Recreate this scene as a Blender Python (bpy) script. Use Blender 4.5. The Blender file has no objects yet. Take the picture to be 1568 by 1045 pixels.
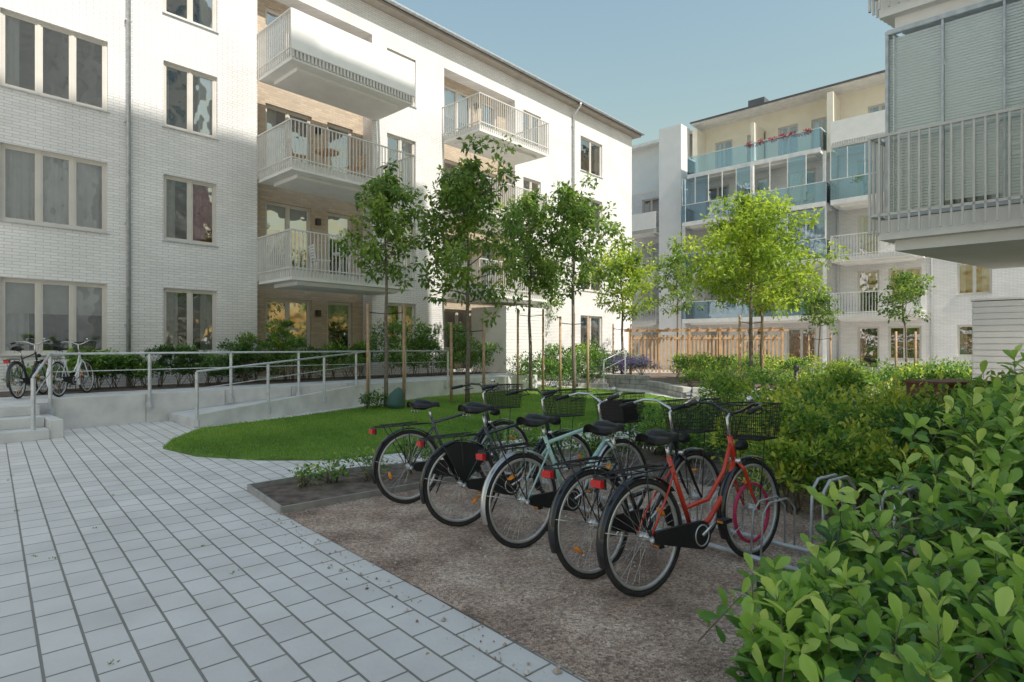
import bpy, math, random
import numpy as np
from mathutils import Vector, Matrix
random.seed(7); rng=np.random.default_rng(7)
scene=bpy.context.scene
R=math.radians
# ------------------------------------------------------------ materials
def base_mat(name):
    m=bpy.data.materials.new(name); m.use_nodes=True
    nt=m.node_tree; b=nt.nodes['Principled BSDF']; return m,nt,b
def N(nt,t,**k):
    n=nt.nodes.new(t)
    for a,v in k.items(): setattr(n,a,v)
    return n
def ramp(nt,cols):
    r=N(nt,'ShaderNodeValToRGB'); el=r.color_ramp.elements
    while len(el)<len(cols): el.new(0.5)
    for e,(p,c) in zip(el,cols): e.position=p; e.color=(*c,1)
    return r
def M(name,c1,c2=None,scale=6,rough=.6,metal=0,bump=0,bscale=None,spec=.5,detail=4):
    m,nt,b=base_mat(name); L=nt.links
    if c2 is None: c2=tuple(x*.85 for x in c1)
    tc=N(nt,'ShaderNodeTexCoord'); no=N(nt,'ShaderNodeTexNoise'); no.inputs['Scale'].default_value=scale; no.inputs['Detail'].default_value=detail
    L.new(tc.outputs['Object'],no.inputs['Vector'])
    r=ramp(nt,[(.35,c2),(.65,c1)]); L.new(no.outputs[0],r.inputs[0]); L.new(r.outputs[0],b.inputs['Base Color'])
    b.inputs['Roughness'].default_value=rough; b.inputs['Metallic'].default_value=metal
    b.inputs['Specular IOR Level'].default_value=spec
    if bump:
        n2=N(nt,'ShaderNodeTexNoise'); n2.inputs['Scale'].default_value=bscale or scale*6; n2.inputs['Detail'].default_value=5
        L.new(tc.outputs['Object'],n2.inputs['Vector'])
        bp=N(nt,'ShaderNodeBump'); bp.inputs['Strength'].default_value=bump; bp.inputs['Distance'].default_value=.02
        L.new(n2.outputs[0],bp.inputs['Height']); L.new(bp.outputs[0],b.inputs['Normal'])
    return m
def brick(name,c1,c2,mortar,bw=.25,bh=.075,mo=.008,rot=None,bump=.5,rough=.75,dirt=None,dscale=.8):
    m,nt,b=base_mat(name); L=nt.links
    tc=N(nt,'ShaderNodeTexCoord')
    if rot is None:
        s=N(nt,'ShaderNodeSeparateXYZ'); L.new(tc.outputs['Object'],s.inputs[0])
        a=N(nt,'ShaderNodeMath',operation='ADD'); L.new(s.outputs[0],a.inputs[0]); L.new(s.outputs[1],a.inputs[1])
        c=N(nt,'ShaderNodeCombineXYZ'); L.new(a.outputs[0],c.inputs[0]); L.new(s.outputs[2],c.inputs[1]); vec=c.outputs[0]
    else:
        mp=N(nt,'ShaderNodeMapping'); mp.inputs['Rotation'].default_value=(0,0,rot); L.new(tc.outputs['Object'],mp.inputs[0]); vec=mp.outputs[0]
    bt=N(nt,'ShaderNodeTexBrick'); L.new(vec,bt.inputs['Vector'])
    bt.inputs['Scale'].default_value=1; bt.inputs['Brick Width'].default_value=bw; bt.inputs['Row Height'].default_value=bh
    bt.inputs['Mortar Size'].default_value=mo; bt.inputs['Mortar Smooth'].default_value=.2
    bt.inputs['Color1'].default_value=(*c1,1); bt.inputs['Color2'].default_value=(*c2,1); bt.inputs['Mortar'].default_value=(*mortar,1)
    no=N(nt,'ShaderNodeTexNoise'); no.inputs['Scale'].default_value=dscale; no.inputs['Detail'].default_value=8; L.new(tc.outputs['Object'],no.inputs['Vector'])
    rr=ramp(nt,[(.3,dirt or (.86,.86,.86)),(.65,(1,1,1))]); L.new(no.outputs[0],rr.inputs[0])
    mx=N(nt,'ShaderNodeMixRGB',blend_type='MULTIPLY'); mx.inputs[0].default_value=1
    L.new(bt.outputs[0],mx.inputs[1]); L.new(rr.outputs[0],mx.inputs[2]); L.new(mx.outputs[0],b.inputs['Base Color'])
    b.inputs['Roughness'].default_value=rough
    n2=N(nt,'ShaderNodeTexNoise'); n2.inputs['Scale'].default_value=40; L.new(tc.outputs['Object'],n2.inputs['Vector'])
    mm=N(nt,'ShaderNodeMath',operation='MULTIPLY_ADD'); L.new(n2.outputs[0],mm.inputs[0]); mm.inputs[1].default_value=.35
    iv=N(nt,'ShaderNodeMath',operation='SUBTRACT'); iv.inputs[0].default_value=1; L.new(bt.outputs['Fac'],iv.inputs[1]); L.new(iv.outputs[0],mm.inputs[2])
    bp=N(nt,'ShaderNodeBump'); bp.inputs['Strength'].default_value=bump; bp.inputs['Distance'].default_value=.01
    L.new(mm.outputs[0],bp.inputs['Height']); L.new(bp.outputs[0],b.inputs['Normal'])
    return m
def leafmat(name,cols,trans=.35,rough=.4):
    m,nt,b=base_mat(name); L=nt.links
    at=N(nt,'ShaderNodeAttribute',attribute_name='leaf_tone')
    r=ramp(nt,[(i/(len(cols)-1),c) for i,c in enumerate(cols)]); L.new(at.outputs['Fac'],r.inputs[0])
    L.new(r.outputs[0],b.inputs['Base Color']); b.inputs['Roughness'].default_value=rough; b.inputs['Specular IOR Level'].default_value=.4
    t=N(nt,'ShaderNodeBsdfTranslucent')
    hs=N(nt,'ShaderNodeHueSaturation'); hs.inputs['Value'].default_value=1.5; L.new(r.outputs[0],hs.inputs['Color']); L.new(hs.outputs[0],t.inputs[0])
    mx=N(nt,'ShaderNodeMixShader'); mx.inputs[0].default_value=trans
    L.new(b.outputs[0],mx.inputs[1]); L.new(t.outputs[0],mx.inputs[2]); L.new(mx.outputs[0],nt.nodes['Material Output'].inputs[0])
    return m
def glassmat(name,tint,refl=.25,col=(1,1,1),wav=.12):
    m,nt,b=base_mat(name); L=nt.links
    tr=N(nt,'ShaderNodeBsdfTransparent'); tr.inputs[0].default_value=(*tint,1)
    gl=N(nt,'ShaderNodeBsdfGlossy'); gl.inputs[0].default_value=(*col,1); gl.inputs['Roughness'].default_value=.02
    lw=N(nt,'ShaderNodeLayerWeight'); lw.inputs[0].default_value=.35
    no=N(nt,'ShaderNodeTexNoise'); no.inputs['Scale'].default_value=1.3; tc=N(nt,'ShaderNodeTexCoord'); L.new(tc.outputs['Object'],no.inputs['Vector'])
    bp=N(nt,'ShaderNodeBump'); bp.inputs['Strength'].default_value=wav; bp.inputs['Distance'].default_value=.1; L.new(no.outputs[0],bp.inputs['Height']); L.new(bp.outputs[0],gl.inputs['Normal'])
    ad=N(nt,'ShaderNodeMath',operation='ADD',use_clamp=True); ad.inputs[1].default_value=refl; L.new(lw.outputs['Fresnel'],ad.inputs[0])
    mx=N(nt,'ShaderNodeMixShader'); L.new(ad.outputs[0],mx.inputs[0]); L.new(tr.outputs[0],mx.inputs[1]); L.new(gl.outputs[0],mx.inputs[2])
    L.new(mx.outputs[0],nt.nodes['Material Output'].inputs[0]); return m

EDGE=(.664,-.748)
m_white=brick('white_brick',(.86,.84,.83),(.78,.765,.755),(.57,.555,.545),bw=.27,bh=.07,mo=.007)
m_beige=brick('beige_brick',(.62,.50,.37),(.50,.39,.28),(.44,.40,.35))
m_pave=brick('concrete_pavers',(.77,.735,.70),(.69,.66,.63),(.27,.25,.22),bw=.26,bh=.18,mo=.007,rot=-math.atan2(EDGE[1],EDGE[0]),bump=.7,dirt=(.84,.83,.82),dscale=1.7,rough=.85)
m_render=M('white_render',(.84,.83,.82),(.80,.79,.78),2)
m_cream=M('cream_render',(.86,.80,.67),(.82,.76,.63),2)
m_frame=M('window_frame',(.64,.60,.55),(.59,.56,.51),3,.5)
m_framew=M('window_frame_white',(.84,.83,.81),None,3,.5)
m_glass=glassmat('window_glass',(.80,.86,.88),.30,wav=.3)
m_blue=glassmat('balcony_glass',(.78,.91,.99),.10,(.88,.96,1))
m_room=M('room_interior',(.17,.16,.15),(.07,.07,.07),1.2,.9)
m_curt=M('curtain',(.80,.78,.74),(.70,.68,.65),3,.9)
m_curtr=M('curtain_red',(.70,.06,.16),(.6,.05,.12),3,.9)
m_metal=M('galvanised_steel',(.60,.62,.63),(.46,.48,.50),9,.45,.4)
m_rail=M('balcony_rail_paint',(.66,.64,.60),(.60,.58,.55),5,.5)
m_slab=M('balcony_slab',(.82,.80,.77),(.76,.74,.71),2,.8)
m_roof=M('roof_metal',(.16,.16,.17),None,3,.5,.4)
m_eave=M('eave_board',(.42,.37,.32),None,3,.7)
m_conc=M('concrete',(.68,.67,.65),(.56,.55,.54),3,.85,0,.3,60)
m_block=M('stone_block',(.50,.49,.47),(.34,.33,.32),4,.9,0,.5,40)
m_wood=M('wood_stake',(.50,.34,.21),(.36,.23,.14),7,.8)
m_orange=M('cedar_wood',(.58,.38,.22),(.46,.28,.15),5,.8)
m_bark=M('bark',(.25,.21,.17),(.14,.115,.09),18,.9,0,.5,60)
m_soil=M('bed_soil',(.22,.165,.13),(.10,.075,.06),8,.95,0,1,60)
m_siding=M('white_siding',(.85,.84,.81),(.80,.79,.77),3,.6)
m_corten=M('corten_steel',(.26,.12,.07),(.17,.07,.045),6,.8)
m_blind=M('blind_slats',(.88,.90,.89),(.83,.86,.85),2,.6)
m_screen=glassmat('screen_glass',(.98,.99,.99),.01)
m_dark=M('dark_metal',(.03,.03,.032),None,5,.4)
m_bag=M('green_bag',(.05,.12,.10),None,6,.6)
m_joint=M('panel_joint',(.25,.24,.23),None,5,.8)
# gravel
m_grav,nt,b=base_mat('gravel'); L=nt.links
tc=N(nt,'ShaderNodeTexCoord'); vo=N(nt,'ShaderNodeTexVoronoi'); vo.inputs['Scale'].default_value=75; L.new(tc.outputs['Object'],vo.inputs['Vector'])
no=N(nt,'ShaderNodeTexNoise'); no.inputs['Scale'].default_value=1.8; no.inputs['Detail'].default_value=9; no.inputs['Roughness'].default_value=.65; L.new(tc.outputs['Object'],no.inputs['Vector'])
r1=ramp(nt,[(.34,(.27,.185,.14)),(.5,(.50,.36,.28)),(.66,(.66,.52,.42))]); L.new(no.outputs[0],r1.inputs[0])
bw=N(nt,'ShaderNodeSeparateColor'); L.new(vo.outputs['Color'],bw.inputs[0])
r2=ramp(nt,[(0,(.5,.48,.47)),(.6,(1,1,1)),(1,(1.4,1.36,1.32))]); L.new(bw.outputs[0],r2.inputs[0])
mx=N(nt,'ShaderNodeMixRGB',blend_type='MULTIPLY'); mx.inputs[0].default_value=1; L.new(r1.outputs[0],mx.inputs[1]); L.new(r2.outputs[0],mx.inputs[2]); L.new(mx.outputs[0],b.inputs['Base Color'])
bp=N(nt,'ShaderNodeBump'); bp.inputs['Strength'].default_value=.9; bp.inputs['Distance'].default_value=.012; L.new(vo.outputs['Distance'],bp.inputs['Height']); L.new(bp.outputs[0],b.inputs['Normal']); b.inputs['Roughness'].default_value=.95
m_lawn=M('lawn_turf',(.15,.27,.04),(.09,.17,.025),5,.9,0,1,50)
m_ground=M('courtyard_ground',(.50,.48,.46),(.42,.40,.38),1,.9,0,.3,30)
g_grass=leafmat('grass_blades',[(.10,.20,.02),(.19,.34,.035),(.32,.44,.08)],.3,.5)
g_tree=leafmat('tree_leaves',[(.06,.12,.03),(.13,.23,.04),(.24,.35,.06),(.44,.48,.10)],.4,.35)  # pale yellowish end of the ramp paints in sunlit leaves
g_tree2=leafmat('tree_leaves_sunlit',[(.12,.20,.03),(.25,.36,.04),(.40,.50,.05),(.54,.58,.08)],.45,.4)  # for sunlit crowns: the sun's brightening is put into the leaf colours
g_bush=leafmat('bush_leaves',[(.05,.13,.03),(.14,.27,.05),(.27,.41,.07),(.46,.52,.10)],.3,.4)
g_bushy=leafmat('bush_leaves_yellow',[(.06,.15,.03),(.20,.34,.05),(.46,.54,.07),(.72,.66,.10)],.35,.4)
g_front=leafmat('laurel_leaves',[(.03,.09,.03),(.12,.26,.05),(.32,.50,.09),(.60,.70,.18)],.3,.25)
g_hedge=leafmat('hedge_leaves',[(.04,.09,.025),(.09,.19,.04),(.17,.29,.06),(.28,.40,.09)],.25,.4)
g_lav=leafmat('lavender_flowers',[(.08,.14,.06),(.18,.14,.34),(.30,.22,.58)],.2,.6)
g_flower=leafmat('red_flowers',[(.06,.12,.03),(.5,.04,.1),(.6,.1,.2)],.2,.6)
g_wflower=leafmat('white_flower_leaves',[(.07,.15,.03),(.14,.27,.05),(.25,.38,.08),(.8,.8,.75)],.25,.5)
g_litter=leafmat('leaf_litter',[(.25,.15,.06),(.45,.33,.12),(.5,.42,.2)],.2,.6)

# ------------------------------------------------------------ mesh builder
class MB:
    def __init__(s): s.v=[];s.f=[];s.m=[];s.s=[]
    def add(s,vs,fs,mi=0,sm=False):
        o=len(s.v); s.v+= [tuple(v) for v in vs]
        for f in fs: s.f.append([i+o for i in f]); s.m.append(mi); s.s.append(sm)
    def box(s,x0,x1,y0,y1,z0,z1,mi=0):
        s.add([(x0,y0,z0),(x1,y0,z0),(x1,y1,z0),(x0,y1,z0),(x0,y0,z1),(x1,y0,z1),(x1,y1,z1),(x0,y1,z1)],
              [(0,3,2,1),(4,5,6,7),(0,1,5,4),(1,2,6,5),(2,3,7,6),(3,0,4,7)],mi)
    def obox(s,a,bb,w,z0,z1,mi=0,z0b=None,z1b=None):
        a=Vector(a[:2]);bb=Vector(bb[:2]); d=(bb-a).normalized(); n=Vector((-d.y,d.x))*w/2
        z0b=z0 if z0b is None else z0b; z1b=z1 if z1b is None else z1b
        p=[a-n,bb-n,bb+n,a+n]; zz0=[z0,z0b,z0b,z0]; zz1=[z1,z1b,z1b,z1]
        s.add([(q.x,q.y,z) for q,z in zip(p,zz0)]+[(q.x,q.y,z) for q,z in zip(p,zz1)],
              [(0,3,2,1),(4,5,6,7),(0,1,5,4),(1,2,6,5),(2,3,7,6),(3,0,4,7)],mi)
    def tube(s,pts,rad,n=8,mi=0,closed=False,cap=True):
        pts=[Vector(p) for p in pts]; k=len(pts)
        if not hasattr(rad,'__len__'): rad=[rad]*k
        vs=[];prev=None
        for i,p in enumerate(pts):
            if closed: t=(pts[(i+1)%k]-pts[i-1])
            else: t=pts[min(i+1,k-1)]-pts[max(i-1,0)]
            if t.length<1e-9: t=Vector((0,0,1))
            t.normalize()
            if prev is None:
                u=t.orthogonal().normalized()
            else:
                u=(prev-t*prev.dot(t)); u=u.normalized() if u.length>1e-6 else t.orthogonal().normalized()
            prev=u; w=t.cross(u)
            for j in range(n):
                a=2*math.pi*j/n; vs.append(p+(u*math.cos(a)+w*math.sin(a))*rad[i])
        fs=[]
        for i in range(k if closed else k-1):
            i2=(i+1)%k
            for j in range(n): fs.append((i*n+j,i*n+(j+1)%n,i2*n+(j+1)%n,i2*n+j))
        if not closed and cap: fs.append(tuple(range(n))[::-1]); fs.append(tuple((k-1)*n+j for j in range(n)))
        s.add(vs,fs,mi,True)
    def ring(s,c,Rr,r,n=36,m=6,mi=0,axis='y',a0=0,a1=360):
        full=abs(a1-a0)>=360; k=n if full else n+1; pts=[]
        for i in range(k):
            a=R(a0+(a1-a0)*i/n)
            if axis=='y': pts.append((c[0]+Rr*math.cos(a),c[1],c[2]+Rr*math.sin(a)))
            else: pts.append((c[0]+Rr*math.cos(a),c[1]+Rr*math.sin(a),c[2]))
        s.tube(pts,r,m,mi,closed=full)
    def poly(s,pts,z,mi=0):
        s.add([(p[0],p[1],z) for p in pts],[tuple(range(len(pts)))],mi)
    def prism(s,pts,z0,z1,mi=0):
        k=len(pts); s.add([(p[0],p[1],z0) for p in pts]+[(p[0],p[1],z1) for p in pts],
          [tuple(range(k))[::-1],tuple(range(k,2*k))]+[(i,(i+1)%k,k+(i+1)%k,k+i) for i in range(k)],mi)
    def obj(s,name,mats,parent=None,loc=None,rz=0,bevel=0):
        me=bpy.data.meshes.new(name); me.from_pydata(s.v,[],s.f); me.update()
        for m in mats: me.materials.append(m)
        me.polygons.foreach_set('material_index',s.m); me.polygons.foreach_set('use_smooth',s.s)
        o=bpy.data.objects.new(name,me); scene.collection.objects.link(o)
        if parent: o.parent=parent
        if loc: o.location=loc
        o.rotation_euler=(0,0,rz)
        if bevel:
            bm=o.modifiers.new('bevel','BEVEL'); bm.width=bevel; bm.segments=2; bm.limit_method='ANGLE'
        return o
def empty(name,loc=(0,0,0),rz=0):
    e=bpy.data.objects.new(name,None); scene.collection.objects.link(e); e.location=loc; e.rotation_euler=(0,0,rz); return e
# leaves
LO_V=np.array([[0,0,0],[.5,.5,.12],[1,0,-.05],[.5,-.5,.12]]); LO_F=np.array([[0,2,1],[0,3,2]])
HI_V=np.array([[0,0,0],[.32,.33,.07],[.32,0,0],[.32,-.33,.07],[.68,.5,.06],[.68,0,-.02],[.68,-.5,.06],[.9,.3,-.02],[.9,-.3,-.02],[1,0,-.1]])
HI_F=np.array([[0,2,1],[0,3,2],[1,2,5],[1,5,4],[2,3,6],[2,6,5],[4,5,9],[4,9,7],[5,6,9],[6,8,9]])
BL_V=np.array([[0,-.5,0],[0,.5,0],[1,0,0]]); BL_F=np.array([[0,1,2]])
def unit(a): return a/np.maximum(np.linalg.norm(a,axis=1,keepdims=True),1e-9)
def leafobj(name,P,D,Nn,Ln,W,mat,leaf_tone,parent=None,shape='lo'):
    V,F={'lo':(LO_V,LO_F),'hi':(HI_V,HI_F),'bl':(BL_V,BL_F)}[shape]
    D=unit(D); S=unit(np.cross(Nn,D)); U=np.cross(D,S); n=len(P); k=len(V)
    Ln=np.broadcast_to(Ln,(n,)); W=np.broadcast_to(W,(n,))
    vs=P[:,None,:]+D[:,None,:]*(V[None,:,0,None]*Ln[:,None,None])+S[:,None,:]*(V[None,:,1,None]*W[:,None,None])+U[:,None,:]*(V[None,:,2,None]*Ln[:,None,None])
    fs=(F[None]+(np.arange(n)*k)[:,None,None]).reshape(-1,3)
    me=bpy.data.meshes.new(name); me.vertices.add(n*k); me.vertices.foreach_set('co',vs.reshape(-1).astype(np.float32))
    me.loops.add(len(fs)*3); me.polygons.add(len(fs)); me.polygons.foreach_set('loop_start',np.arange(0,len(fs)*3,3,dtype=np.int32))
    me.loops.foreach_set('vertex_index',fs.reshape(-1).astype(np.int32)); me.update(calc_edges=True)
    at=me.attributes.new('leaf_tone','FLOAT','POINT'); at.data.foreach_set('value',np.repeat(leaf_tone,k).astype(np.float32))
    me.materials.append(mat); me.validate()
    if shape=='hi': me.polygons.foreach_set('use_smooth',np.ones(len(fs),dtype=bool))
    o=bpy.data.objects.new(name,me); scene.collection.objects.link(o)
    if parent: o.parent=parent
    return o
def inpoly(P,poly):
    x,y=P[:,0],P[:,1]; ins=np.zeros(len(P),bool); k=len(poly)
    for i in range(k):
        x0,y0=poly[i]; x1,y1=poly[(i+1)%k]
        if y0==y1: continue
        c=((y0>y)!=(y1>y))&(x<(x1-x0)*(y-y0)/(y1-y0)+x0); ins^=c
    return ins
def samp(poly,n):
    p=np.array(poly); lo,hi=p.min(0),p.max(0); out=np.zeros((0,2))
    while len(out)<n:
        q=rng.uniform(lo,hi,(n*2,2)); out=np.vstack([out,q[inpoly(q,poly)]])
    return out[:n]

def bush(name,blobs,n,Lf,mat,z0=0,shape='lo',wr=.55,stems=True,bt=.11):
    P=[];D=[];RN=[]
    w=np.array([b[2]*b[3] for b in blobs]); w=w/w.sum()
    mb=MB()
    for (x,y,r,h),ww in zip(blobs,w):
        k=max(30,int(n*ww))
        sub=9
        sc=rng.normal(0,.38,(sub,3)); 
        sc=np.column_stack([sc[:,0]*r,sc[:,1]*r,rng.uniform(.3,.85,sub)*h])
        sr=rng.uniform(.22,.5,sub)*min(r,h*1.2)
        idx=rng.integers(0,sub,k); d=unit(rng.normal(0,1,(k,3))); d[:,2]=np.abs(d[:,2])*.9-.25; d=unit(d)
        rad=rng.uniform(.5,1.2,k)[:,None]
        p=sc[idx]+d*sr[idx][:,None]*rad
        p[:,2]=np.maximum(p[:,2],.02)
        p+=np.array([x,y,z0]); P.append(p); D.append(d+rng.normal(0,.55,(k,3))+np.array([0,0,.25]))
        RN.append(np.clip(.42*rad[:,0]+.25*d[:,2]+rng.normal(0,.17,k)-.13+ (rng.random(sub)*.34-.17)[idx]+rng.normal(0,bt),0,1))  # leaf tone darker inside, paler outward and on top, plus random scatter
        if stems:
            for j in range(sub):
                a=Vector((x+random.uniform(-.15,.15)*r,y+random.uniform(-.15,.15)*r,z0)); bb=Vector(sc[j])+Vector((x,y,z0)); mb.tube([a,(a+bb)/2+Vector((random.uniform(-.04,.04),0,.03)),bb],[.008,.006,.003],4,0)
    P=np.vstack(P);D=np.vstack(D);RN=np.concatenate(RN)
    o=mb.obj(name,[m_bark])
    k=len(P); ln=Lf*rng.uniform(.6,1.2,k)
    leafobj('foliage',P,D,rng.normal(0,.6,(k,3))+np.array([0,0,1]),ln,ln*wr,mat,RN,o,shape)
    return o
def tree(name,x,y,h,z0c,rc,n,Lf,mat,seed,tr=.045,z0=0,nb=16,wr=.5,squeeze=1.0):
    rs=np.random.default_rng(seed); random.seed(seed)
    mb=MB(); pts=[];rad=[]
    for i in range(9):
        f=i/8; pts.append(Vector((x+rs.normal(0,.03)*f*2,y+rs.normal(0,.03)*f*2,z0+f*(h-.35)))); rad.append(tr*(1-.85*f)+.005)
    pts[0].x=x;pts[0].y=y
    mb.tube(pts,rad,8)
    def at(z):
        f=min(max((z-z0)/(h-.35),0),1)*8; i=min(int(f),7); return pts[i].lerp(pts[i+1],f-i)
    C=[];CR=[]
    for i in range(nb):
        f=(i+.5)/nb; zb=z0c-.15+f*(h-z0c-.5)
        a=i*2.4+rs.normal(0,.3)
        prof=math.sin(math.pi*min(1,(.28+f*.72)))**.7 if f>.05 else .6
        Lb=rc*prof*rs.uniform(.6,1.3)*squeeze
        b0=at(zb); d=Vector((math.cos(a),math.sin(a),rs.uniform(.35,.9)))
        e=b0+Vector((d.x*Lb,d.y*Lb,d.z*Lb*.75)); mid=b0.lerp(e,.5)+Vector((0,0,-.06))
        mb.tube([b0,mid,e],[.018,.011,.004],5)
        for j in range(6):
            q=b0.lerp(e,.3+.14*j); off=Vector((rs.normal(0,.27),rs.normal(0,.27),rs.normal(.03,.24)))*rc*.9
            e2=q+off; mb.tube([q,e2],[.007,.002],4); C.append(e2); CR.append(.10*rc+rs.uniform(.03,.14)*rc)
        C.append(e);CR.append(.16*rc)
    for j in range(5): C.append(Vector((at(h).x+rs.normal(0,.1),at(h).y+rs.normal(0,.1),h-.15-rs.uniform(0,.6)+z0*0)));CR.append(.14)
    C=np.array([tuple(c) for c in C]);CR=np.array(CR)
    idx=rs.integers(0,len(C),n); d=rs.normal(0,1,(n,3)); d=d/np.linalg.norm(d,axis=1,keepdims=True)*rs.random((n,1))**.45
    P=C[idx]+d*CR[idx][:,None]*np.array([1,1,.85])
    D=d+rs.normal(0,.5,(n,3))+np.array([0,0,-.35])
    rn=np.clip(.44+(rs.random(len(C))*.5-.25)[idx]+.2*d[:,2]+rs.normal(0,.14,n),0,1)  # clump tops paler: lit look put into leaf tone, plus random scatter
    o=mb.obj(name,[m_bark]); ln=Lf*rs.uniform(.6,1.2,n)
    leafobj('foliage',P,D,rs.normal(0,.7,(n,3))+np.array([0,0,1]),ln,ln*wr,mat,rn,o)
    return o

# ------------------------------------------------------------ frames
d=(.672,.741); n=(.741,-.672); A0=(-8.07,16.1)
def W(t,p): return (A0[0]+t*d[0]+p*n[0],A0[1]+t*d[1]+p*n[1])
RL=math.atan2(d[1],d[0]); RN_=math.atan2(n[1],n[0]); RR=math.atan2(-d[1],-d[0])

def wallmesh(mb,x0,x1,z0,z1,holes,y=0,reveal=.14,mi=0,revmi=None):
    xs=sorted({x0,x1,*[v for h in holes for v in (h[0],h[1]) if x0<v<x1]}); zs=sorted({z0,z1,*[v for h in holes for v in (h[2],h[3]) if z0<v<z1]})
    for i in range(len(xs)-1):
        for j in range(len(zs)-1):
            cx=(xs[i]+xs[i+1])/2;cz=(zs[j]+zs[j+1])/2
            if any(h[0]<cx<h[1] and h[2]<cz<h[3] for h in holes): continue
            mb.add([(xs[i],y,zs[j]),(xs[i+1],y,zs[j]),(xs[i+1],y,zs[j+1]),(xs[i],y,zs[j+1])],[(0,1,2,3)],mi)
    for h in holes:
        a,b_,c,e=h[:4]; r=h[4] if len(h)>4 else reveal; y1=y+r
        mb.add([(a,y,c),(b_,y,c),(b_,y,e),(a,y,e),(a,y1,c),(b_,y1,c),(b_,y1,e),(a,y1,e)],[(0,4,5,1),(1,5,6,2),(2,6,7,3),(3,7,4,0)],mi if revmi is None else revmi)
def window(mb,x0,x1,z0,z1,panes,y=.09,curt='s',sill=True,ysill=0):
    f=.055
    mb.box(x0,x1,y,y+.07,z0,z0+f,0); mb.box(x0,x1,y,y+.07,z1-f,z1,0); mb.box(x0,x0+f,y,y+.07,z0+f,z1-f,0); mb.box(x1-f,x1,y,y+.07,z0+f,z1-f,0)
    iw=(x1-x0-2*f)/panes
    for k in range(panes):
        a=x0+f+k*iw; b_=a+iw
        if k: mb.box(a-.03,a+.03,y-.004,y+.07,z0+f,z1-f,0)
        s=.04; aa=a+(.03 if k else 0); bb=b_-(.03 if k<panes-1 else 0)
        mb.box(aa,bb,y+.012,y+.06,z0+f,z0+f+s,0); mb.box(aa,bb,y+.012,y+.06,z1-f-s,z1-f,0)
        mb.box(aa,aa+s,y+.012,y+.06,z0+f+s,z1-f-s,0); mb.box(bb-s,bb,y+.012,y+.06,z0+f+s,z1-f-s,0)
        tl=random.uniform(-.004,.004)
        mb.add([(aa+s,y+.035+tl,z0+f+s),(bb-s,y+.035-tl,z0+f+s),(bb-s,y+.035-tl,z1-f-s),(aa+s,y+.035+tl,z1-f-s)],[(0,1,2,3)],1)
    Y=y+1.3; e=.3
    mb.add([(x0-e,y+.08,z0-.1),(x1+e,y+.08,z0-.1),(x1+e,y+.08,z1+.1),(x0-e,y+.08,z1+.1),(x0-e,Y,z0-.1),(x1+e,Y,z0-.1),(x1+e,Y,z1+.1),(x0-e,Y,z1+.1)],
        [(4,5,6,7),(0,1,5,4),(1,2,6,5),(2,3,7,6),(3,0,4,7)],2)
    def cur(a,b_,mi,amp=.03,zb=z0-.05):
        k=max(6,int((b_-a)/.035)); vs=[]
        ph=random.random()*6
        for i in range(k+1):
            xx=a+(b_-a)*i/k; yy=y+.17+amp*math.sin(i*1.5+ph)+.01*math.sin(i*.5)
            vs+=[(xx,yy,zb),(xx,yy,z1+.05)]
        mb.add(vs,[(2*i,2*i+2,2*i+3,2*i+1) for i in range(k)],mi,True)
    w=x1-x0
    if 'l' in curt: cur(x0-.05,x0+w*random.uniform(.15,.32),3)
    if 'r' in curt: cur(x1-w*random.uniform(.15,.32),x1+.05,3)
    if 'f' in curt: cur(x0,x1,3,.045)
    if 'R' in curt: cur(x0+w*.5,x1,5)
    if 'b' in curt: mb.box(x0,x1,y+.14,y+.15,z1-(z1-z0)*random.uniform(.25,.6),z1,3)
    if 'p' in curt:
        for q in range(2):
            cx=x0+w*random.uniform(.15,.85); mb.tube([(cx,y+.2,z0),(cx,y+.2,z0+.17)],[.05,.07],8,4); 
    if sill: mb.box(x0-.03,x1+.03,ysill-.04,y,z0-.03,z0-.004,4)
WM=[m_frame,m_glass,m_room,m_curt,m_metal,m_curtr]

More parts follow.
